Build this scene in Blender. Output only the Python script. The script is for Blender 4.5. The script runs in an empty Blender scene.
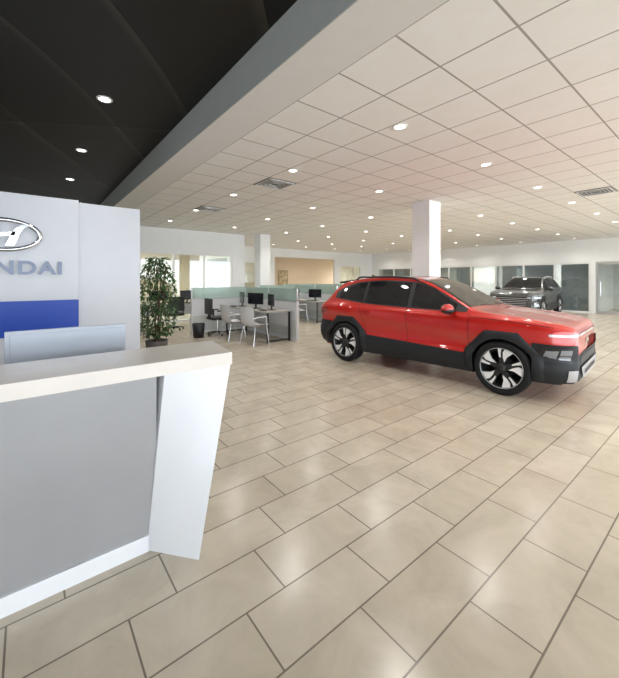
import bpy, bmesh, math, random
from mathutils import Vector, Matrix
from mathutils.bvhtree import BVHTree
random.seed(4)
sc = bpy.context.scene
CA, SA = 0.7793, 0.6266
def W(X, D):
    return (CA*X+SA*D, -SA*X+CA*D)

# ------------------------------------------------------------------ materials
def new_mat(name):
    m = bpy.data.materials.new(name); m.use_nodes = True
    return m, m.node_tree.nodes, m.node_tree.links, m.node_tree.nodes['Principled BSDF']
def pm(name, col, rough=0.5, metal=0.0, emis=None, es=0.0, coat=0.0, noise=0.04, nscale=6.0, spec=None):
    m, N, L, b = new_mat(name)
    b.inputs['Roughness'].default_value = rough
    b.inputs['Metallic'].default_value = metal
    b.inputs['Coat Weight'].default_value = coat
    b.inputs['Coat Roughness'].default_value = 0.03
    if spec is not None: b.inputs['Specular IOR Level'].default_value = spec
    if noise > 0:
        tc = N.new('ShaderNodeTexCoord'); n = N.new('ShaderNodeTexNoise')
        n.inputs['Scale'].default_value = nscale; n.inputs['Detail'].default_value = 3
        L.new(tc.outputs['Object'], n.inputs['Vector'])
        r = N.new('ShaderNodeValToRGB')
        r.color_ramp.elements[0].position = 0.3; r.color_ramp.elements[1].position = 0.7
        r.color_ramp.elements[0].color = tuple(c*(1-noise) for c in col)+(1,)
        r.color_ramp.elements[1].color = tuple(min(1, c*(1+noise)) for c in col)+(1,)
        L.new(n.outputs['Fac'], r.inputs['Fac']); L.new(r.outputs['Color'], b.inputs['Base Color'])
    else:
        b.inputs['Base Color'].default_value = tuple(col)+(1,)
    if emis:
        b.inputs['Emission Color'].default_value = tuple(emis)+(1,)
        b.inputs['Emission Strength'].default_value = es
    return m
def glass_mat(name, col, a_trans, rough=0.03, diffuse=None):
    m, N, L, b = new_mat(name)
    N.remove(b)
    out = N['Material Output']
    t = N.new('ShaderNodeBsdfTransparent'); t.inputs['Color'].default_value = tuple(col)+(1,)
    if diffuse:
        g = N.new('ShaderNodeBsdfDiffuse'); g.inputs['Color'].default_value = tuple(diffuse)+(1,)
    else:
        g = N.new('ShaderNodeBsdfGlossy'); g.inputs['Roughness'].default_value = rough
    mx = N.new('ShaderNodeMixShader'); mx.inputs[0].default_value = 1-a_trans
    L.new(t.outputs[0], mx.inputs[1]); L.new(g.outputs[0], mx.inputs[2]); L.new(mx.outputs[0], out.inputs[0])
    return m

def brick_mat(name, c1, c2, cm, bw, rh, mortar, stagger, loc, rough, noise_amt, spec=0.5, bump=0.0):
    m, N, L, b = new_mat(name)
    tc = N.new('ShaderNodeTexCoord')
    sp = N.new('ShaderNodeSeparateXYZ'); L.new(tc.outputs['Object'], sp.inputs[0])
    def mth(op, a, v):
        n_ = N.new('ShaderNodeMath'); n_.operation = op; L.new(a, n_.inputs[0]); 
        if isinstance(v, (int, float)): n_.inputs[1].default_value = v
        else: L.new(v, n_.inputs[1])
        return n_.outputs[0]
    yy = mth('SUBTRACT', sp.outputs['Y'], loc[1]); xx = mth('SUBTRACT', sp.outputs['X'], loc[0])
    row = mth('FLOOR', mth('DIVIDE', yy, rh), 0.0)
    xs_ = mth('ADD', xx, mth('MULTIPLY', row, stagger))
    cb = N.new('ShaderNodeCombineXYZ'); L.new(xs_, cb.inputs[0]); L.new(yy, cb.inputs[1])
    br = N.new('ShaderNodeTexBrick'); br.offset = 0; br.offset_frequency = 2; br.squash = 1
    br.inputs['Scale'].default_value = 1
    br.inputs['Brick Width'].default_value = bw; br.inputs['Row Height'].default_value = rh
    br.inputs['Mortar Size'].default_value = mortar; br.inputs['Mortar Smooth'].default_value = 0.1
    br.inputs['Bias'].default_value = 0
    br.inputs['Color1'].default_value = c1+(1,); br.inputs['Color2'].default_value = c2+(1,); br.inputs['Mortar'].default_value = cm+(1,)
    L.new(cb.outputs[0], br.inputs['Vector'])
    n = N.new('ShaderNodeTexNoise'); n.inputs['Scale'].default_value = 3.2; n.inputs['Detail'].default_value = 8; n.inputs['Roughness'].default_value = .65
    n.inputs['Distortion'].default_value = 0.6
    L.new(tc.outputs['Object'], n.inputs['Vector'])
    r = N.new('ShaderNodeValToRGB'); r.color_ramp.elements[0].position = .3; r.color_ramp.elements[1].position = .7
    a = 1-noise_amt
    r.color_ramp.elements[0].color = (a, a*.985, a*.96, 1); r.color_ramp.elements[1].color = (1, 1, 1, 1)
    L.new(n.outputs['Fac'], r.inputs['Fac'])
    mx = N.new('ShaderNodeMix'); mx.data_type = 'RGBA'; mx.blend_type = 'MULTIPLY'; mx.inputs[0].default_value = 1
    L.new(br.outputs['Color'], mx.inputs[6]); L.new(r.outputs['Color'], mx.inputs[7]); L.new(mx.outputs[2], b.inputs['Base Color'])
    b.inputs['Roughness'].default_value = rough; b.inputs['Specular IOR Level'].default_value = spec
    if bump:
        bp = N.new('ShaderNodeBump'); bp.inputs['Strength'].default_value = bump; bp.inputs['Distance'].default_value = .004; bp.invert = True
        L.new(br.outputs['Fac'], bp.inputs['Height']); L.new(bp.outputs[0], b.inputs['Normal'])
    return m

M = {}
M['floor'] = brick_mat('floor_tile', (.62, .555, .45), (.54, .475, .375), (.20, .17, .135), .637, .303, .0042, .425, (.35, 1.42), .22, .22, spec=.5, bump=.3)
M['ceil'] = brick_mat('ceiling_tile', (.87, .865, .85), (.85, .845, .83), (.38, .36, .34), .6, .6, .009, 0, (2.09, 1.60), .9, .03, spec=.1)
M['white'] = pm('white_wall_paint', (.84, .845, .84), .7, noise=.015)
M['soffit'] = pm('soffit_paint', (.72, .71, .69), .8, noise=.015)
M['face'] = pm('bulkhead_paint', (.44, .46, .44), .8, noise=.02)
M['tan'] = pm('tan_wall_paint', (.66, .54, .40), .8, noise=.03)
M['lam'] = pm('white_laminate', (.72, .735, .76), .25, noise=.01)
M['signlam'] = pm('sign_panel_white', (.58, .60, .645), .3, noise=.01)
M['counter'] = pm('cream_solid_surface', (.70, .655, .61), .22, noise=.05, nscale=3)
M['greylam'] = pm('brushed_grey_panel', (.31, .31, .315), .38, metal=.15, noise=.06, nscale=2)
M['blue'] = pm('blue_panel', (.002, .05, .40), .35, noise=.02)
M['chrome'] = pm('chrome', (.70, .71, .73), .14, metal=1, noise=0)
M['steel'] = pm('brushed_letter_steel', (.13, .15, .20), .35, metal=.6, noise=0)
M['alu'] = pm('aluminium', (.66, .67, .69), .3, metal=.7, noise=.02)
M['imac'] = pm('silver_case', (.46, .50, .56), .35, metal=.3, noise=0)
M['black'] = pm('black_plastic', (.012, .012, .014), .45, noise=.1)
M['clad'] = pm('grey_black_cladding', (.018, .020, .023), .5, noise=.08, spec=.3)
M['tyre'] = pm('tyre_rubber', (.009, .009, .010), .7, noise=.1, spec=.3)
M['cglass'] = pm('car_tinted_glass', (.008, .009, .012), .04, coat=.2, noise=0)
M['red'] = pm('red_car_paint', (.50, .012, .007), .28, metal=.12, coat=1, noise=.01, spec=.4)
M['grey'] = pm('grey_car_paint', (.09, .095, .095), .28, metal=.6, coat=1, noise=.01)
M['alloy'] = pm('machined_alloy', (.84, .85, .87), .28, metal=.3, noise=0)
M['lamp'] = pm('headlamp_lens', (.26, .29, .33), .06, metal=.3, coat=1, noise=0)
M['led'] = pm('led_bar', (.55, .60, .66), .1, coat=1, noise=0)
M['skid'] = pm('satin_silver_trim', (.46, .47, .49), .35, metal=.5, noise=0)
M['tail'] = pm('tail_lamp', (.25, .01, .01), .15, coat=1, noise=0)
M['seam'] = pm('panel_gap', (.01, .006, .006), .8, noise=0)
M['disc'] = pm('downlight_lens', (1, .95, .85), .5, noise=0, emis=(1, .94, .84), es=6)
M['trimw'] = pm('white_trim', (.80, .80, .79), .4, noise=0)
M['vent'] = pm('vent_grille', (.18, .175, .17), .6, noise=.05)
M['leaf'] = pm('leaf_green', (.045, .105, .028), .45, noise=.5, nscale=9)
M['bark'] = pm('bark', (.10, .06, .035), .8, noise=.3, nscale=30)
M['pot'] = pm('planter', (.12, .11, .10), .6, noise=.1)
M['wood'] = pm('desk_wood', (.42, .40, .37), .4, noise=.1)
M['partition'] = pm('partition_panel', (.56, .58, .57), .6, noise=.02)
M['screen'] = pm('screen_black', (.010, .011, .015), .12, noise=0)
M['glass'] = glass_mat('office_glass', (.90, .96, .94), .90)
M['frost'] = glass_mat('frosted_partition_glass', (.82, .92, .88), .42, diffuse=(.50, .60, .56))
M['film'] = glass_mat('tinted_office_glass', (.76, .80, .80), .88, rough=.05)
M['poster'] = pm('poster_print', (.45, .36, .22), .5, noise=.5, nscale=4)
M['blind'] = pm('vertical_blind_fabric', (.50, .51, .52), .8, noise=.1)

# black ceiling made of large flowing wave-carved panels
m, N, L, b = new_mat('dark_carved_ceiling'); M['dark'] = m
tc = N.new('ShaderNodeTexCoord')
def wave(rot, scale, dist, dscale, loc=0):
    mp = N.new('ShaderNodeMapping'); mp.inputs['Rotation'].default_value = (0, 0, math.radians(rot)); mp.inputs['Location'].default_value = (loc, loc*.7, 0)
    L.new(tc.outputs['Object'], mp.inputs['Vector'])
    w = N.new('ShaderNodeTexWave'); w.wave_type = 'BANDS'; w.wave_profile = 'SAW'
    w.inputs['Scale'].default_value = scale; w.inputs['Distortion'].default_value = dist; w.inputs['Detail'].default_value = 0; w.inputs['Detail Scale'].default_value = dscale
    L.new(mp.outputs[0], w.inputs['Vector']); return w
def ramp(src, stops):
    r = N.new('ShaderNodeValToRGB'); e = r.color_ramp.elements
    e[0].position = stops[0][0]; e[0].color = stops[0][1]; e[1].position = stops[-1][0]; e[1].color = stops[-1][1]
    for p, c in stops[1:-1]: q = e.new(p); q.color = c
    L.new(src, r.inputs['Fac']); return r
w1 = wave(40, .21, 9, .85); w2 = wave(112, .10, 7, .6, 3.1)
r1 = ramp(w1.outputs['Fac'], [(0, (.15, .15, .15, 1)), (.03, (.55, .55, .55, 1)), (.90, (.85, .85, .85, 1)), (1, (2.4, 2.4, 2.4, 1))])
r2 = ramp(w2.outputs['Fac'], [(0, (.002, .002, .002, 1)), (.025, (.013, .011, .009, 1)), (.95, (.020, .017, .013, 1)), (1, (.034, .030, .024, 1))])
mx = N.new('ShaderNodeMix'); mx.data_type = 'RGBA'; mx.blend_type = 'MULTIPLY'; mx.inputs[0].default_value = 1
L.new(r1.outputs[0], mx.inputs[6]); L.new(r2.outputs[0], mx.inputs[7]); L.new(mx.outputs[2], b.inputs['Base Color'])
b.inputs['Roughness'].default_value = .5; b.inputs['Specular IOR Level'].default_value = .25
bp = N.new('ShaderNodeBump'); bp.inputs['Strength'].default_value = .45; bp.inputs['Distance'].default_value = .05
L.new(w1.outputs['Fac'], bp.inputs['Height']); L.new(bp.outputs[0], b.inputs['Normal'])

# ------------------------------------------------------------------ mesh builder
class MB:
    def __init__(s): s.V=[]; s.F=[]; s.I=[]; s.S=[]; s.mats=[]
    def mi(s, k):
        if k not in s.mats: s.mats.append(k)
        return s.mats.index(k)
    def add(s, vs, fs, k, sm=False, T=None):
        o=len(s.V); i=s.mi(k)
        for v in vs:
            v=Vector(v); s.V.append(T@v if T else v)
        for f in fs: s.F.append([a+o for a in f]); s.I.append(i); s.S.append(sm)
    def box(s, x0,x1,y0,y1,z0,z1, k, T=None):
        vs=[(x0,y0,z0),(x1,y0,z0),(x1,y1,z0),(x0,y1,z0),(x0,y0,z1),(x1,y0,z1),(x1,y1,z1),(x0,y1,z1)]
        s.hexa(vs,k,T)
    def hexa(s, vs, k, T=None):
        s.add(vs, [(0,3,2,1),(4,5,6,7),(0,1,5,4),(1,2,6,5),(2,3,7,6),(3,0,4,7)], k, False, T)
    def cyl(s, p0,p1,r0,r1,k,n=20,sm=True,T=None):
        p0=Vector(p0);p1=Vector(p1);d=(p1-p0).normalized()
        a=Vector((0,0,1)) if abs(d.z)<.9 else Vector((1,0,0))
        x=d.cross(a).normalized();y=d.cross(x)
        vs=[]
        for p,r in((p0,r0),(p1,r1)):
            for i in range(n):
                t=2*math.pi*i/n; vs.append(p+x*r*math.cos(t)+y*r*math.sin(t))
        fs=[(i,(i+1)%n,n+(i+1)%n,n+i) for i in range(n)]
        s.add(vs,fs,k,sm,T)
        s.add(vs[:n],[tuple(range(n))[::-1]],k,False,T); s.add(vs[n:],[tuple(range(n))],k,False,T)
    def tube(s, path, r, k, n=8, T=None):
        for a,b_ in zip(path[:-1],path[1:]): s.cyl(a,b_,r,r,k,n,True,T)
    def grid(s, P, k, sm=True, T=None, closeu=False):
        nu=len(P); nv=len(P[0]); vs=[p for row in P for p in row]; fs=[]
        for i in range(nu if closeu else nu-1):
            for j in range(nv-1):
                i2=(i+1)%nu
                fs.append((i*nv+j,i2*nv+j,i2*nv+j+1,i*nv+j+1))
        s.add(vs,fs,k,sm,T)
    def lathe(s, prof, k, n=40, T=None, axis='z'):
        P=[]
        for i in range(n):
            t=2*math.pi*i/n; row=[]
            for r,h in prof:
                if axis=='z': row.append((r*math.cos(t),r*math.sin(t),h))
                else: row.append((r*math.cos(t),h,r*math.sin(t)))
            P.append(row)
        s.grid(P,k,True,T,closeu=True)
    def sphere(s, c, rad, k, n=20, m_=12, T=None):
        P=[]
        for i in range(n):
            t=2*math.pi*i/n; row=[]
            for j in range(m_+1):
                p=math.pi*(j/m_-.5)
                row.append((c[0]+rad[0]*math.cos(p)*math.cos(t),c[1]+rad[1]*math.cos(p)*math.sin(t),c[2]+rad[2]*math.sin(p)))
            P.append(row)
        s.grid(P,k,True,T,closeu=True)
    def prism(s, poly, h0, h1, k, plane='xz', T=None):
        n=len(poly)
        def q(p,h):
            return (p[0],h,p[1]) if plane=='xz' else ((p[0],p[1],h) if plane=='xy' else (h,p[0],p[1]))
        vs=[q(p,h0) for p in poly]+[q(p,h1) for p in poly]
        s.add(vs,[tuple(range(n))[::-1],tuple(range(n,2*n))]+[(i,(i+1)%n,n+(i+1)%n,n+i) for i in range(n)],k,False,T)
    def make(s, name, loc=(0,0,0), rz=0, parent=None, bevel=0, normals=True):
        me=bpy.data.meshes.new(name); me.from_pydata([tuple(v) for v in s.V],[],s.F)
        for k in s.mats: me.materials.append(M[k])
        for p,i,sm in zip(me.polygons,s.I,s.S): p.material_index=i; p.use_smooth=sm
        if normals:
            bm=bmesh.new(); bm.from_mesh(me)
            bmesh.ops.recalc_face_normals(bm,faces=bm.faces); bm.to_mesh(me); bm.free()
        ob=bpy.data.objects.new(name,me); sc.collection.objects.link(ob)
        ob.location=loc; ob.rotation_euler=(0,0,rz)
        if parent: ob.parent=parent
        if bevel:
            md=ob.modifiers.new('bevel','BEVEL'); md.width=bevel; md.segments=2; md.limit_method='ANGLE'
        return ob
def world_box(name, x0,x1,y0,y1,z0,z1,k):
    mb=MB(); mb.box(x0,x1,y0,y1,z0,z1,k); return mb.make(name)

# ------------------------------------------------------------------ room
HC=3.30; HD=3.69; UB=1.635; UT=2.09
world_box('floor',-7,24,-6,22,-.1,0,'floor')
world_box('ceiling',UT,24,-6,22,HC,HC+.1,'ceil')
world_box('ceiling_dark',-7,UB,-6,12.7,HD,HD+.1,'dark')
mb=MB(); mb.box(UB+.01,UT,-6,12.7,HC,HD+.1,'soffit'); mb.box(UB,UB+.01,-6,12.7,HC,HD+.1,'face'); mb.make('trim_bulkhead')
world_box('wall_left',-7.15,-7,-6,22,0,HD,'white')
mb=MB()
mb.box(-7,UB,12.7,12.85,0,HD,'white'); mb.box(UB,2.9,12.7,12.85,0,HC,'white')
mb.box(2.9,6.3,12.7,12.85,2.45,HC,'white'); mb.box(6.3,6.85,12.7,12.85,0,HC,'white')
mb.box(6.70,6.85,12.85,17.15,2.45,HC,'white'); mb.box(6.70,6.85,12.85,14.0,0,2.45,'white'); mb.box(6.70,6.85,16.2,17.15,0,2.45,'white')
mb.make('wall_back_left')
mb=MB()
for a,b_,zt in ((6.85,7.4,0),(7.4,10.2,2.45),(10.2,11.1,0),(11.1,15.8,2.8),(15.8,16.3,0),(16.3,18.3,2.4),(18.3,19.5,0)):
    mb.box(a,b_,17,17.15,zt,HC,'white')
mb.make('wall_back')
world_box('wall_office_rear',-7,24,21.0,21.15,0,HC,'tan')
world_box('wall_office_side',23.0,23.15,-6,17,0,HC,'white')
world_box('wall_office_end',23.8,23.95,17,21,0,HC,'white')
world_box('wall_office_divider',10.5,10.62,17.2,21,0,HC,'tan')
def window(name,a,b_,y,z0,z1,n,axis='x',glass='glass',fw=.05,frame='trimw'):
    mb=MB()
    def bx(p0,p1,q0,q1,c0,c1,k):
        if axis=='x': mb.box(p0,p1,y+q0,y+q1,c0,c1,k)
        else: mb.box(y+q0,y+q1,p0,p1,c0,c1,k)
    bx(a,b_,.02,.10,z0,z0+fw,frame); bx(a,b_,.02,.10,z1-fw,z1,frame)
    for i in range(n+1):
        p=a+(b_-a-fw)*i/n; bx(p,p+fw,.02,.10,z0+fw,z1-fw,frame)
        if i<n:
            q=a+(b_-a-fw)*(i+1)/n; bx(p+fw,q,.055,.065,z0+fw,z1-fw,glass)
    return mb.make(name)
window('window_1',2.9,6.3,12.7,0,2.45,3)
window('window_2',7.4,10.2,17,0,2.45,2)
window('window_3',16.3,18.3,17,0,2.4,1)
world_box('wall_right',19.5,19.65,-6,17.15,2.27,HC,'white')
mb=MB(); mb.box(19.5,19.65,4.12,4.30,0,2.27,'white'); mb.make('trim_1')
world_box('trim_2',19.5,19.65,16.45,17.15,0,2.27,'white'); world_box('trim_3',19.5,19.65,2.9,3.02,0,2.27,'white')
window('window_4',4.30,16.45,19.5,0,2.27,9,axis='y',glass='film',fw=.07)
window('window_5',-6,2.9,19.5,0,2.27,6,axis='y',glass='film',fw=.07)
for q,yy in enumerate((-1.5,4.2,8.35,12.4)): world_box('wall_office_partition_%d'%(q+1),19.66,23.0,yy-.05,yy+.05,0,HC,'white')
mb=MB()
for y0_,y1_ in ((4.5,5.5),(5.8,8.2),(9.75,12.3),(12.6,16.3)):
    yy=y0_
    while yy<y1_:
        T=Matrix.Translation((19.85,yy,0))@Matrix.Rotation(.25,4,'Z'); mb.box(-.004,.004,-.05,.05,.05,2.2,'blind',T); yy+=.105
    mb.box(19.82,19.88,y0_-.05,y1_+.05,2.2,2.25,'trimw')
mb.make('vertical_blinds')
mb=MB()
mb.box(19.53,19.60,3.03,3.10,0,2.26,'alu'); mb.box(19.53,19.60,4.04,4.11,0,2.26,'alu'); mb.box(19.53,19.6,3.1,4.04,2.15,2.26,'alu'); mb.box(19.53,19.6,3.1,4.04,0,.12,'alu')
mb.box(19.56,19.57,3.1,4.04,.12,2.15,'film'); mb.cyl((19.48,3.95,.8),(19.48,3.95,1.4),.015,.015,'chrome')
mb.box(19.47,19.56,3.94,3.96,.82,.84,'chrome'); mb.box(19.47,19.56,3.94,3.96,1.36,1.38,'chrome')
mb.make('door_1')
mb=MB()
for i in range(12):
    p=-7+31*i/11; mb.box(p-.04,p+.04,-6.1,-6,0,HC,'alu')
mb.box(-7,24,-6.1,-6,0,.08,'alu'); mb.box(-7,24,-6.1,-6,HC-.1,HC+.4,'alu')
mb.make('window_6')
mb=MB(); mb.box(6.85,7.4,16.98,17,0,.1,'trimw'); mb.box(10.2,11.1,16.98,17,0,.1,'trimw'); mb.box(6.3,6.85,12.68,12.7,0,.1,'trimw'); mb.make('baseboard_back')
def column(x,y):
    mb=MB(); mb.box(-.23,.23,-.23,.23,0,HC-.002,'white'); mb.box(-.245,.245,-.245,.245,0,.12,'trimw'); mb.make('column',(x,y,0.001))
column(7.24,4.66); column(7.40,12.25)
mb=MB(); lamps=[]
def dl(x,y,z,r=.062):
    mb.lathe([(r+.025,z-.001),(r+.022,z-.010),(r,z-.010),(r,z-.004)],'trimw',20,Matrix.Translation((x,y,0)))
    n=20; mb.add([(x+r*math.cos(2*math.pi*i/n),y+r*math.sin(2*math.pi*i/n),z-.005) for i in range(n)],[tuple(range(n))],'disc')
    lamps.append((x,y,z))
for i in range(8):
    for j in range(-3,7):
        x=3.38+2.16*i; y=2.52+2.12*j
        if abs(x-7.4)<.4 and abs(y-12.25)<.4: continue
        if y>12.5 and x<7: continue
        dl(x,y,HC)
for X,D in ((-2.47,4.22),(-3.84,5.89),(-5.2,7.6)):
    x,y=W(X,D); dl(x,y,HD)
for j in range(4): dl(-1.5,-3+2.4*j,HD)
mb.make('ceiling_downlights')
for i in range(5): lamps.append((3+4.2*i,18.9,HC))
for yy in (1,6.2,10.4,14.5): lamps.append((21.4,yy,HC))  # added fill lamps without fixtures, brightening the offices behind the right glass
mb=MB()
for i in range(9):
    for yy in (18.2,19.8):
        x=3+2.2*i; n=16; mb.add([(x+.09*math.cos(2*math.pi*q/n),yy+.09*math.sin(2*math.pi*q/n),HC-.006) for q in range(n)],[tuple(range(n))],'disc')
        mb.lathe([(.115,HC-.001),(.11,HC-.01),(.09,HC-.008)],'trimw',16,Matrix.Translation((x,yy,0)))
for i in range(3):
    for yy in (14.2,16):
        x=3.1+1.5*i; n=16; mb.add([(x+.09*math.cos(2*math.pi*q/n),yy+.09*math.sin(2*math.pi*q/n),HC-.006) for q in range(n)],[tuple(range(n))],'disc')
mb.make('office_downlights')
lamps.append((4.5,15,HC))
for k,(x,y,z) in enumerate(lamps):
    l=bpy.data.lights.new('downlight_and_fill_lamp','SPOT'); l.energy=44 if y<17.5 else 130; l.spot_size=math.radians(150); l.spot_blend=1
    if x>19.6: l.energy=420
    l.shadow_soft_size=.08; l.color=(1,.97,.93)
    o=bpy.data.objects.new('downlight_and_fill_lamp',l); sc.collection.objects.link(o); o.location=(x,y,z-.03)
for x,y in ((3.59,5.5),(3.59,8.5),(9.29,1.3)):
    if x>9: 
        x,y=W(5.88,7.16); x=2.09+.6*math.floor((x-2.09)/.6)+.3; y=1.6+.6*math.floor((y-1.6)/.6)+.3
    mb=MB(); mb.box(-.29,.29,-.29,.29,-.012,-.002,'vent')
    for q in range(4):
        a=.26-.06*q
        for s1 in (-1,1):
            mb.box(-a,a,s1*a-.009,s1*a+.009,-.022,-.012,'trimw' if q==0 else 'alu'); mb.box(s1*a-.009,s1*a+.009,-a,a,-.022,-.012,'trimw' if q==0 else 'alu')
    mb.make('ceiling_vent',(x,y,HC))

# ------------------------------------------------------------------ reception desk
mb=MB()
mb.prism([(-1.9,1.98),(.98,1.98),(1.05,2.45),(-1.9,2.45)],.995,1.07,'counter',plane='xy')
c8=[Vector(v) for v in [(.52,2.10,0),(.72,1.85,0),(.82,2.44,0),(.50,2.44,0),(.61,2.08,.994),(.970,1.984,.994),(1.04,2.44,.994),(.55,2.44,.994)]]
def bil(a,b_,c,d_,n=14): return [[(a*(1-i/n)+b_*(i/n))*(1-j/n)+(d_*(1-i/n)+c*(i/n))*(j/n) for j in range(n+1)] for i in range(n+1)]
mb.grid(bil(c8[0],c8[1],c8[5],c8[4]),'lam'); mb.grid(bil(c8[1],c8[2],c8[6],c8[5]),'lam'); mb.grid(bil(c8[2],c8[3],c8[7],c8[6]),'lam'); mb.grid(bil(c8[3],c8[0],c8[4],c8[7]),'lam')
mb.box(-1.9,.57,2.10,2.14,.09,.994,'greylam')
mb.box(-1.9,.525,2.085,2.14,0,.09,'lam')
mb.box(-1.9,.50,2.14,2.44,0,.99,'lam')
mb.make('reception_desk')
mb=MB()
mb.box(-1.9,.9,2.46,3.15,.72,.75,'lam'); mb.box(.86,.9,2.5,3.1,0,.72,'lam'); mb.box(-1.9,-1.86,2.5,3.1,0,.72,'lam')
mb.make('computer_table')
mb=MB()
T=Matrix.Rotation(math.radians(5),4,'X')@Matrix.Translation((0,0,.23))
mb.box(-.325,.325,-.008,.008,-.16,.225,'imac',T); mb.box(-.31,.31,.008,.011,-.11,.21,'screen',T)
mb.box(-.30,.30,-.014,-.008,-.14,.205,'imac',T)
mb.box(-.09,.09,-.10,.08,0,.008,'imac'); mb.hexa([(-.09,-.10,.006),(.09,-.10,.006),(.09,-.088,.006),(-.09,-.088,.006),(-.09,-.035,.22),(.09,-.035,.22),(.09,-.01,.22),(-.09,-.01,.22)],'imac')
mb.make('desktop_computer',(.215,2.80,.7505),bevel=.004)
mb=MB(); mb.box(-.2,.2,-.06,.06,0,.012,'lam'); mb.make('keyboard',(.215,3.0,.7505))
# ------------------------------------------------------------------ sign wall
mb=MB()
mb.box(-4,1.36,5.90,6.05,0,2.60,'signlam'); mb.box(-4,.54,5.74,5.899,0,2.60,'signlam')
mb.box(-4,.543,5.725,5.7399,.79,1.24,'blue')
sign=mb.make('sign_wall',bevel=.005)
fc=bpy.data.curves.new('lettering','FONT'); fc.body='HYUNDAI'; fc.size=.235; fc.extrude=.015; fc.align_x='CENTER'; fc.offset=.006; fc.space_character=1.12
fo=bpy.data.objects.new('lettering',fc); sc.collection.objects.link(fo); fo.location=(-.28,5.72,1.585); fo.rotation_euler=(math.radians(90),0,0); fo.scale=(1.13,1,1)
fc.materials.append(M['steel']); fo.parent=sign
mb=MB()
def ell(cx,cz,a,b_,r,k,y):
    n=64; P=[]
    for i in range(n):
        t=2*math.pi*i/n; row=[]
        for j in range(9):
            q=2*math.pi*j/8
            row.append((cx+(a+r*math.cos(q))*math.cos(t),y+.6*r*math.sin(q),cz+(b_+r*math.cos(q))*math.sin(t)))
        P.append(row)
    mb.grid(P,k,True,closeu=True)
ell(-.24,2.07,.36,.185,.026,'chrome',5.715)
def stroke(pts,wid):
    for (a,b_) in zip(pts[:-1],pts[1:]):
        mb.hexa([(a[0]-wid/2,5.70,a[1]),(a[0]+wid/2,5.70,a[1]),(a[0]+wid/2,5.735,a[1]),(a[0]-wid/2,5.735,a[1]),
                 (b_[0]-wid/2,5.70,b_[1]),(b_[0]+wid/2,5.70,b_[1]),(b_[0]+wid/2,5.735,b_[1]),(b_[0]-wid/2,5.735,b_[1])],'chrome')
stroke([(-.46,1.935),(-.40,1.98),(-.355,2.06),(-.33,2.14),(-.30,2.205)],.085)
stroke([(-.18,1.935),(-.15,2.0),(-.125,2.08),(-.08,2.16),(-.02,2.205)],.085)
mb.hexa([(-.36,5.70,2.03),(-.13,5.70,2.065),(-.13,5.735,2.065),(-.36,5.735,2.03),(-.35,5.70,2.08),(-.12,5.70,2.115),(-.12,5.735,2.115),(-.35,5.735,2.08)],'chrome')
mb.make('emblem',parent=sign)

# ------------------------------------------------------------------ potted tree
mb=MB()
mb.lathe([(0,0),(.16,0),(.20,.34),(.21,.36),(.185,.36),(.18,.32),(0,.32)],'pot',28)
for s_ in range(6):
    a=random.uniform(0,6.28); r=random.uniform(.05,.22)
    path=[(random.uniform(-.05,.05),random.uniform(-.05,.05),.3)]
    for h in (.7,1.1,1.45,1.75): path.append((r*math.cos(a)*(h/1.6)+random.uniform(-.03,.03),r*math.sin(a)*(h/1.6)+random.uniform(-.03,.03),h))
    mb.tube(path,.011,'bark',6)
for q in range(1700):
    h=random.uniform(.45,1.93); t=(h-.45)/1.48
    R=.12+.25*math.sin(math.pi*min(1,t*.8+.15))
    a=random.uniform(0,6.283); rr=R*math.sqrt(random.random())
    p=Vector((rr*math.cos(a),rr*math.sin(a),h))
    Lf=random.uniform(.06,.10); wd=Lf*.22
    T=Matrix.Translation(p)@Matrix.Rotation(a+random.uniform(-1,1),4,'Z')@Matrix.Rotation(random.uniform(-.4,1.3),4,'Y')@Matrix.Rotation(random.uniform(-.8,.8),4,'X')
    mb.add([(0,0,0),(Lf*.4,wd,.006),(Lf,0,-.01),(Lf*.4,-wd,.006)],[(0,1,2),(0,2,3)],'leaf',False,T)
x,y=W(-2.90,6.65); mb.make('potted_tree',(x,y,0),normals=False)

# ------------------------------------------------------------------ workstation furniture
def chair(name,loc,rz,k='lam'):
    mb=MB()
    P=[]
    prof=[(.23,.44),(.20,.455),(.05,.44),(-.12,.44),(-.19,.47),(-.23,.56),(-.25,.70),(-.27,.88)]
    for xx in [-.24,-.2,-.1,0,.1,.2,.24]:
        c=.03*(abs(xx)/.24)**2
        P.append([(xx*(1-.10*(z-.44)),y_+ (c if z>.5 else 0),z+(c if z<.5 else 0)) for y_,z in prof])
    mb.grid(P,k); P2=[[(p[0],p[1]-(.016 if p[2]>.5 else 0),p[2]-.016) for p in row] for row in P]; mb.grid(P2,k)
    for sx in (-1,1):
        mb.tube([(sx*.24,.22,0.011),(sx*.21,.17,.43),(sx*.21,-.17,.43),(sx*.25,-.25,0.011)],.012,'chrome',8)
        mb.tube([(sx*.22,-.24,.62),(sx*.26,-.12,.65),(sx*.26,.12,.65),(sx*.23,.16,.44)],.014,'lam',8)
    mb.tube([(-.21,.17,.43),(.21,.17,.43)],.011,'chrome',8); mb.tube([(-.21,-.17,.43),(.21,-.17,.43)],.011,'chrome',8)
    mb.make(name,(loc[0],loc[1],0),rz)
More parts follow.
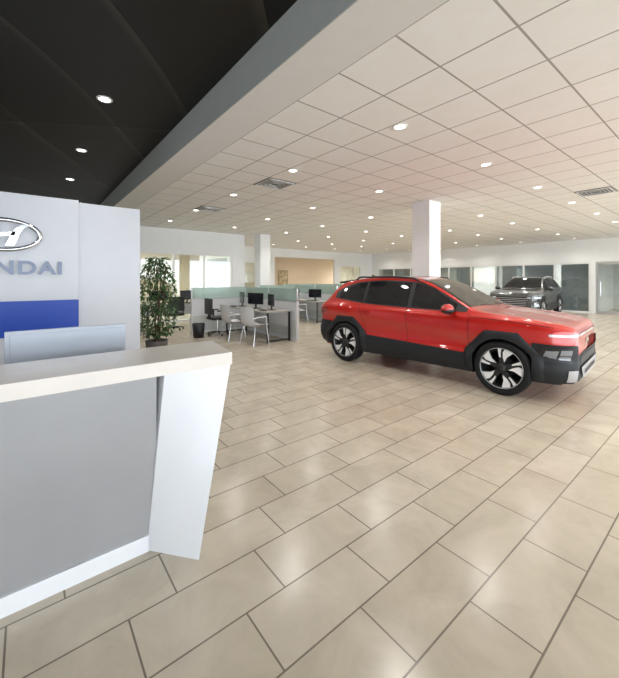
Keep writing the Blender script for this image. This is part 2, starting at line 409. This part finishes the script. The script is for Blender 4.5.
def task_chair(loc,rz):
    mb=MB()
    for i in range(5):
        a=2*math.pi*i/5; mb.cyl((0,0,.10),(.28*math.cos(a),.28*math.sin(a),.07),.02,.014,'black',8)
        mb.sphere((.28*math.cos(a),.28*math.sin(a),.031),(.03,.03,.03),'black',10,6)
    mb.cyl((0,0,.1),(0,0,.43),.025,.025,'chrome',12)
    mb.box(-.24,.24,-.22,.24,.43,.50,'black'); mb.box(-.22,.22,-.28,-.23,.58,1.0,'black'); mb.box(-.03,.03,-.27,-.2,.45,.62,'black')
    for sx in (-1,1):
        mb.box(sx*.27-.025,sx*.27+.025,-.12,.14,.66,.69,'black'); mb.box(sx*.27-.015,sx*.27+.015,-.02,.02,.46,.66,'black')
        mb.box(min(sx*.23,sx*.28),max(sx*.23,sx*.28),-.02,.02,.45,.475,'black')
    mb.make('task_chair',(loc[0],loc[1],0),rz,bevel=.015)
def partition(name,x0,y0,x1,y1,zs=.95,zt=1.28):
    mb=MB(); L_=math.hypot(x1-x0,y1-y0); a=math.atan2(y1-y0,x1-x0)
    mb.box(0,L_,-.035,.035,0,zs,'lam'); mb.box(.03,L_-.03,-.037,.037,.08,.5,'partition')
    mb.box(0,L_,-.04,.04,zs,zs+.02,'alu'); mb.box(.03,L_-.03,-.008,.008,zs+.02,zt,'frost')
    n=max(1,round(L_/1.3))
    for i in range(n+1):
        p=.0+(L_-.03)*i/n; mb.box(p,p+.03,-.02,.02,zs+.02,zt,'alu')
    mb.make(name,(x0,y0,0),a)
def desk(loc,rz,Ld=2.1,items=2):
    mb=MB(); mb.box(-Ld/2,Ld/2,-.36,.36,.72,.75,'wood')
    for sx in (-1,1):
        mb.box(sx*(Ld/2-.06)-.02,sx*(Ld/2-.06)+.02,-.33,-.29,0,.72,'black'); mb.box(sx*(Ld/2-.06)-.02,sx*(Ld/2-.06)+.02,.29,.33,0,.72,'black')
        mb.box(sx*(Ld/2-.06)-.02,sx*(Ld/2-.06)+.02,-.29,.29,.03,.06,'black')
    mb.box(-Ld/2+.05,Ld/2-.05,.30,.33,.35,.72,'lam')
    mb.make('office_desk',(loc[0],loc[1],0),rz)
    for i in range(items):
        q=-Ld/2+Ld*(i+.5)/items
        c,s_=math.cos(rz),math.sin(rz); px=loc[0]+c*q; py=loc[1]+s_*q
        m2=MB(); m2.box(-.12,.12,-.09,.09,0,.012,'black'); m2.box(-.02,.02,-.01,.02,.012,.2,'black')
        m2.box(-.27,.27,-.02,.0,.10,.40,'black'); m2.box(-.255,.255,-.023,-.02,.115,.385,'screen')
        m2.box(-.2,.2,-.30,-.17,0,.02,'black')
        m2.make('computer_monitor',(px,py,.7505),rz+(.3 if i%2 else -.3))
H90=math.radians(-90)
partition('cubicle_partition',5.15,6.87,5.15,9.5)
partition('cubicle_partition',3.5,9.56,5.19,9.56)
desk((4.72,8.15),H90,2.3,3)
chair('side_chair',(4.12,7.15),math.radians(-80)); chair('side_chair',(4.02,8.05),H90); task_chair((4.0,8.95),H90)
partition('cubicle_partition',8.54,9.05,8.54,11.5); partition('cubicle_partition',6.8,11.56,8.58,11.56)
desk((8.1,10.3),H90,2.2,2); task_chair((7.45,10.6),H90); chair('side_chair',(7.4,9.8),H90)
partition('cubicle_partition',11.5,11.2,11.5,13.8); partition('cubicle_partition',9.6,13.86,11.54,13.86); desk((11.05,12.5),H90,2.2,2); task_chair((10.4,12.5),H90)
desk((3.6,11.4),0,1.8,2); task_chair((3.4,10.7),0); chair('side_chair',(4.2,10.75),0)
mb=MB(); mb.lathe([(0,0),(.13,0),(.16,.36),(.15,.36),(.12,.02),(0,.02)],'black',24); x,y=W((203-309.5)/350*9.2,9.2); mb.make('waste_bin',(x-.12,y,0))
for u_ in (12.2,14.4):
    mb=MB(); mb.box(-.4,.4,-.02,0,0,1.1,'poster'); mb.box(-.43,.43,-.012,-.0,-.03,1.13,'black'); mb.make('wall_poster',(u_,20.99,1.0))

# ------------------------------------------------------------------ cars
def pchip(pts):
    pts=sorted(pts); xs=[p[0] for p in pts]; ys=[p[1] for p in pts]; n=len(xs)
    h=[xs[i+1]-xs[i] for i in range(n-1)]; d=[(ys[i+1]-ys[i])/h[i] for i in range(n-1)]
    m_=[0]*n; m_[0]=d[0]; m_[-1]=d[-1]
    for i in range(1,n-1):
        if d[i-1]*d[i]>0:
            w1=2*h[i]+h[i-1]; w2=h[i]+2*h[i-1]; m_[i]=(w1+w2)/(w1/d[i-1]+w2/d[i])
    def f(x):
        if x<=xs[0]: return ys[0]
        if x>=xs[-1]: return ys[-1]
        for i in range(n-1):
            if x<=xs[i+1]: break
        t=(x-xs[i])/h[i]
        return (2*t**3-3*t*t+1)*ys[i]+(t**3-2*t*t+t)*h[i]*m_[i]+(-2*t**3+3*t*t)*ys[i+1]+(t**3-t*t)*h[i]*m_[i+1]
    return f
def cat(P,n=5):
    out=[]
    for i in range(len(P)-1):
        p0=P[max(i-1,0)];p1=P[i];p2=P[i+1];p3=P[min(i+2,len(P)-1)]
        for j in range(n):
            t=j/n
            out.append(tuple(.5*((2*p1[k])+(-p0[k]+p2[k])*t+(2*p0[k]-5*p1[k]+4*p2[k]-p3[k])*t*t+(-p0[k]+3*p1[k]-3*p2[k]+p3[k])*t**3) for k in (0,1)))
    out.append(P[-1]); return out

def build_car(name,loc,rz,paint,sx=1,sz=1,suv=False):
    root=bpy.data.objects.new(name,None); sc.collection.objects.link(root); root.location=(loc[0],loc[1],0); root.rotation_euler=(0,0,rz)
    root.scale=(sx,1.0,sz)
    WR=.350
    # side profile, plan outline and shoulder line (metres, x forward)
    top=pchip([(2.10,.86),(2.075,.915),(2.0,.955),(1.85,.985),(1.5,1.03),(1.15,1.06),(.98,1.08),(.75,1.185),(.40,1.37),(.12,1.485),(-.15,1.54),(-.55,1.555),(-1.0,1.535),(-1.36,1.49),(-1.55,1.44),(-1.68,1.36),(-1.82,1.20),(-1.94,1.08),(-2.03,1.03),(-2.08,.96)])
    bot=pchip([(-2.08,.40),(-1.95,.30),(-1.7,.24),(0,.21),(1.7,.23),(1.96,.24),(2.10,.28)])
    wid=pchip([(-2.08,.72),(-2.03,.80),(-1.93,.86),(-1.70,.90),(-1.33,.915),(-.85,.890),(0,.880),(.8,.888),(1.33,.915),(1.7,.905),(1.87,.88),(1.98,.83),(2.06,.76),(2.10,.69)])
    belt=pchip([(-2.08,1.04),(-1.5,1.06),(-.5,1.02),(.9,1.0),(2.1,.99)])
    x0_,x1_=-2.08,2.10
    xs=[x0_+(x1_-x0_)*i/130 for i in range(131)]
    rings=[]
    for x in xs:
        T=top(x);b0=bot(x);w_=wid(x);B=min(belt(x),T-.045)
        c=max(0,min(1,(T-B-.045)/.45)); h=B-b0
        re=w_*(.86*(1-c)+.675*c); rz_=T-(.018*(1-c)+.06*c)
        # sloping character crease: low at the front door, high toward the rear haunch
        cr=.60+.10*(-x/2.0)
        P=[(0,b0),(w_*.80,b0),(w_*.93,b0+.03*1),(w_*.985,b0+.14*h/.75),(w_*1.0,b0+.32*h),(w_*.955,b0+.44*h),(w_*.950,b0+(cr-.02)*h),(w_*1.0,b0+(cr+.16)*h),(w_*.975,b0+.95*h),(w_*.935,B+.004),
           (w_*.935*.55+re*.45, (B*.5+rz_*.5)), (re,rz_),(re*.86,T-.012),(re*.45,T-.002-(.012*(1-c))),(0,T-.010*(1-c))]
        half=cat(P,4); loop=[(x,-p[0],p[1]) for p in half]+[(x,p[0],p[1]) for p in half[-2:0:-1]]
        rings.append(loop)
    n=len(rings[0]); V=[v for r_ in rings for v in r_]; F=[]
    for i in range(len(rings)-1):
        for j in range(n): F.append((i*n+j,i*n+(j+1)%n,(i+1)*n+(j+1)%n,(i+1)*n+j))
    F.append(tuple(range(n))); F.append(tuple(range((len(rings)-1)*n,len(rings)*n)))
    me=bpy.data.meshes.new(name+'_body'); me.from_pydata(V,[],F)
    bm=bmesh.new(); bm.from_mesh(me); bmesh.ops.recalc_face_normals(bm,faces=bm.faces)
    bvh=BVHTree.FromBMesh(bm); bm.to_mesh(me); bm.free()
    for p in me.polygons: p.use_smooth=True
    me.materials.append(M[paint]); me.materials.append(M['black'])
    body=bpy.data.objects.new('body',me); sc.collection.objects.link(body)
    cut=MB()
    AX=(1.33,-1.33)
    for ax in AX:
        for s_ in (-1,1): cut.cyl((ax,s_*.52,WR),(ax,s_*1.2,WR),.390,.390,'black',48,False)
    cut.mats=['black']; co=cut.make('cutter'); co.data.materials.clear(); co.data.materials.append(M['black']); co.data.materials.append(M['black'])
    for p in co.data.polygons: p.material_index=1
    bmc=bmesh.new(); bmc.from_mesh(co.data); bmesh.ops.remove_doubles(bmc,verts=bmc.verts,dist=1e-4); bmesh.ops.recalc_face_normals(bmc,faces=bmc.faces); bmc.to_mesh(co.data); bmc.free()
    md=body.modifiers.new('b','BOOLEAN'); md.object=co; md.operation='DIFFERENCE'; md.solver='EXACT'
    try: md.material_mode='INDEX'
    except: pass
    dg=bpy.context.evaluated_depsgraph_get(); nm=bpy.data.meshes.new_from_object(body.evaluated_get(dg))
    body.modifiers.clear(); body.data=nm; bpy.data.objects.remove(co)
    try: nm.set_sharp_from_angle(angle=math.radians(38))
    except Exception: pass
    body.parent=root
    d=MB()
    def hit(o,dr,off):
        o=Vector(o);dr=Vector(dr).normalized(); r_=bvh.ray_cast(o,dr)
        if r_[0] is None:
            r_=bvh.find_nearest(o+dr*1.0)
        return r_[0]+r_[1]*off
    def side(xf,nx,nz,off,k,both=(-1,1)):
        for sg in both:
            d.grid([[hit((xf(i/nx,j/nz)[0],sg*2,xf(i/nx,j/nz)[1]),(0,-sg,0),off) for j in range(nz+1)] for i in range(nx+1)],k)
    def diag(xf,nx,nz,off,k,both=(-1,1)):
        for sg in both:
            P=[]
            for i in range(nx+1):
                row=[]
                for j in range(nz+1):
                    a,z=xf(i/nx,j/nz)
                    c=Vector((1.92,sg*.80,z))+Vector((-.62*a,sg*.78*a,0)) 
                    dr=Vector((-.78,-sg*.62,0)); row.append(hit(c-dr*1.5,dr,off))
                P.append(row)
            d.grid(P,k)
    def rect(x0,x1,z0,z1): return lambda s,t:(x0+(x1-x0)*s,z0+(z1-z0)*t)
    def face(yf,ny,nz,off,k,dirx=1):
        d.grid([[hit((dirx*4,*yf(i/ny,j/nz)),(-dirx,0,0),off) for j in range(nz+1)] for i in range(ny+1)],k)
    wlo=pchip([(.80,1.055),(.2,1.06),(-.8,1.085),(-1.58,1.17)]); whi=pchip([(.80,1.08),(.5,1.24),(.15,1.40),(-.1,1.445),(-.6,1.465),(-1.1,1.43),(-1.36,1.355),(-1.58,1.235)])
    def glassf(x0,x1): return lambda s,t:((x0+(x1-x0)*s),wlo(x0+(x1-x0)*s)+(whi(x0+(x1-x0)*s)-wlo(x0+(x1-x0)*s))*t)
    side(lambda s,t:((.86-2.49*s),(wlo(.82-2.38*s)-.018)+(whi(.82-2.38*s)-wlo(.82-2.38*s)+.034)*t),60,8,.004,'black')
    side(glassf(.70,-.02),30,8,.007,'cglass'); side(glassf(-.09,-.93),30,8,.007,'cglass'); side(glassf(-.98,-1.52),24,8,.007,'cglass')
    face(lambda s,t:((2*s-1)*(.755-.185*t),1.105+.39*t),28,10,.005,'cglass')
    face(lambda s,t:((2*s-1)*(.70-.10*t),1.11+.25*t),24,8,.005,'cglass',-1)
    for ax in AX:
        for sg in (-1,1):
            P=[];Q=[]
            for i in range(61):
                th=math.radians(-8+196*i/60); c_,s2=math.cos(th),math.sin(th)
                ph=(th+math.pi/8)%(math.pi/4)-math.pi/8
                ro=.488/math.cos(ph)*.985
                row=[]
                for r_,of in ((.386,.020),(.41,.026),(ro-.012,.024),(ro,.002)):
                    row.append(hit((ax+r_*c_,sg*2,max(WR+r_*s2,.26)),(0,-sg,0),of))
                P.append(row); a=row[0]; Q.append([a,Vector((a.x,a.y-sg*.10,a.z))])
            d.grid(P,'clad'); d.grid(Q,'clad')
    side(lambda s,t:(-.97+1.94*s,.23+(.25+.06*(1-s))*t),30,5,.016,'clad')
    side(lambda s,t:(-2.03+.36*s,.33+(.39)*t),12,5,.012,'clad')
    side(lambda s,t:(1.68+.28*s,.25+(.48-.01*s)*t),14,5,.012,'clad')
    side(rect(.90,.908,.48,1.02),1,14,.0015,'seam'); side(lambda s,t:(-.06-.03*t+.008*s,.50+.54*t),1,14,.0015,'seam')
    side(lambda s,t:(-.88-.16*t**1.5+.008*s,.55+.51*t),1,14,.0015,'seam')
    side(lambda s,t:(.92+.98*s,(.975-.06*s*s)+.007*t),24,1,.0015,'seam')
    for hx in (.06,-.86):
        for sg in (-1,1):
            p=hit((hx,sg*2,.945),(0,-sg,0),0); d.box(p.x-.10,p.x+.10,min(p.y,p.y+sg*.028),max(p.y,p.y+sg*.028),p.z-.014,p.z+.014,paint)
    if not suv:
        face(lambda s,t:((2*s-1)*.72,.29+.31*t),24,6,.010,'clad')
        face(lambda s,t:((2*s-1)*(.46+.12*t),.30+.15*t),20,4,.030,'skid')
        face(lambda s,t:((2*s-1)*(.38+.02*t),.345+.05*t),16,2,.036,'black')
        face(lambda s,t:((2*s-1)*.54,.48+.09*t),20,3,.018,'black')
        face(lambda s,t:((2*s-1)*.685,.815+.026*t),30,1,.008,'led'); diag(lambda s,t:(-.20+.30*s,.815+.026*t),8,1,.008,'led')
        diag(lambda s,t:(-.20+.38*s,.27+.45*t),14,6,.016,'clad')
        diag(lambda s,t:(-.13+.28*s,.505+.185*t),10,5,.022,'black')
        diag(lambda s,t:(-.11+.11*s,.535+.065*t),4,3,.028,'lamp'); diag(lambda s,t:(-.11+.11*s,.61+.06*t),4,3,.028,'lamp'); diag(lambda s,t:(.02+.10*s,.56+.10*t),4,4,.028,'lamp')
        diag(lambda s,t:(-.19+.12*s,.30+.13*t),4,4,.026,'skid')
        face(lambda s,t:((2*s-1)*.075,.69+.05*t),6,3,.010,'chrome')
    else:
        face(lambda s,t:((2*s-1)*(.50+.12*t),.45+.34*t),24,6,.010,'black')
        for q in range(5): face(lambda s,t:((2*s-1)*(.50+.02*q),.475+.065*q+.010*t),20,1,.018,'alloy')
        for sg in (-1,1):
            face(lambda s,t:(sg*(.55+.12*s),.74+.05*t),6,3,.022,'led'); diag(lambda s,t:(-.12+.2*s,.45+.16*t),6,3,.020,'led',(sg,)); diag(lambda s,t:(-.12+.3*s,.74+.05*t),6,3,.020,'led',(sg,))
        face(lambda s,t:((2*s-1)*.55,.28+.07*t),20,3,.014,'alloy'); face(lambda s,t:((2*s-1)*.60,.36+.07*t),20,3,.014,'clad')
        face(lambda s,t:((2*s-1)*.13,.40+.06*t),6,3,.026,'chrome')
    side(lambda s,t:(-2.06+.28*s,.84+.10*t+.03*s),10,3,.006,'tail'); face(lambda s,t:((2*s-1)*.70,.90+.03*t),20,2,.006,'tail',-1); face(lambda s,t:((2*s-1)*.70,.42+.24*t),20,4,.010,'clad',-1)
    d.prism([(-1.30,1.500),(-1.74,1.45),(-1.72,1.415),(-1.44,1.44)],-.56,.56,'black' if not suv else paint)
    for sg in (-1,1):
        path=[hit((.02-1.32*i/14,sg*.58,3),(0,0,-1),.040 if 0<i<14 else .0) for i in range(15)]
        d.tube([tuple(p) for p in path],.017,'black' if not suv else 'alloy',8)
        d.sphere((.66,sg*.985,1.085),(.085,.110,.068),paint if not suv else 'grey'); d.sphere((.665,sg*.985,1.06),(.088,.108,.05),'black'); d.box(.62,.70,min(sg*.82,sg*.92),max(sg*.82,sg*.92),1.03,1.07,'black')
    d.prism([(-1.15,1.515),(-1.35,1.49),(-1.34,1.59)],-.015,.015,'black' if not suv else paint)
    d.tube([(1.0,.15,1.10),(.93,-.45,1.13)],.008,'black',6); d.tube([(1.0,.65,1.08),(.95,.1,1.13)],.008,'black',6)
    d.make('details',parent=root)
    for ax in AX:
        for sg in (-1,1):
            wm=MB(); T=Matrix.Scale(sg,4,Vector((0,1,0))) if sg<0 else Matrix.Identity(4)
            K=WR/.335
            def sc_(pr): return [(r_*K,h_) for r_,h_ in pr]
            wm.lathe(sc_([(.235,-.10),(.29,-.112),(.322,-.098),(.335,-.07),(.335,.07),(.322,.098),(.30,.110),(.265,.108),(.250,.098)]),'tyre',56,T,'y')
            wm.lathe(sc_([(.250,.098),(.245,.10),(.238,.06),(.22,.03),(.20,-.09),(.0,-.09)]),'black',48,T,'y')
            wm.lathe(sc_([(.251,.099),(.249,.103),(.245,.103),(.243,.098)]),'skid',56,T,'y')
            wm.lathe([(0,.0),(.15,.0),(.15,-.02)],'black',32,T,'y')
            wm.lathe([(0,.095),(.03,.094),(.045,.085),(.06,.07),(.06,.03)],'black',28,T,'y')
            for q in range(5):
                a=2*math.pi*q/5+.3
                def pp(r_,dg_): return (K*r_*math.cos(a+math.radians(dg_)),K*r_*math.sin(a+math.radians(dg_)))
                wm.prism([pp(.04,-40),pp(.13,-26),pp(.242,-34),pp(.242,16),pp(.13,12),pp(.04,40)],.050,.076,'black',T=T)
                wm.prism([pp(.085,-24),pp(.15,-24),pp(.241,-33),pp(.241,-10),pp(.20,-5),pp(.14,-8)],.076,.092,'alloy',T=T)
                wm.prism([pp(.13,4),pp(.19,3),pp(.241,0),pp(.241,10),pp(.14,11)],.076,.088,'alloy',T=T)
            wm.make('wheel',(ax,sg*.795,WR+.0005),parent=root)
    return root
A0=math.atan2(-SA,CA)
x,y=W(2.215,6.15)
build_car('red_crossover_car',(x,y),math.atan2(-.718,.696)+A0,'red',1,1.01)
build_car('grey_suv_car',(16.9,5.9),math.radians(-175),'grey',1.06,1.05,True)

# ------------------------------------------------------------------ world, camera
wd=bpy.data.worlds.new('daylight'); sc.world=wd; wd.use_nodes=True
bg=wd.node_tree.nodes['Background']; bg.inputs[0].default_value=(.86,.93,1,1); bg.inputs[1].default_value=3.6
cam=bpy.data.cameras.new('camera'); co=bpy.data.objects.new('camera',cam); sc.collection.objects.link(co)
co.location=(0,0,1.52); co.rotation_euler=(math.radians(90),0,A0)
cam.sensor_fit='HORIZONTAL'; cam.sensor_width=36; cam.lens=36*350/619; cam.shift_y=-60/619; cam.clip_start=.05
sc.camera=co
try: sc.cycles.caustics_reflective=False
except Exception: pass
sc.view_settings.view_transform='Standard'; sc.view_settings.exposure=.82
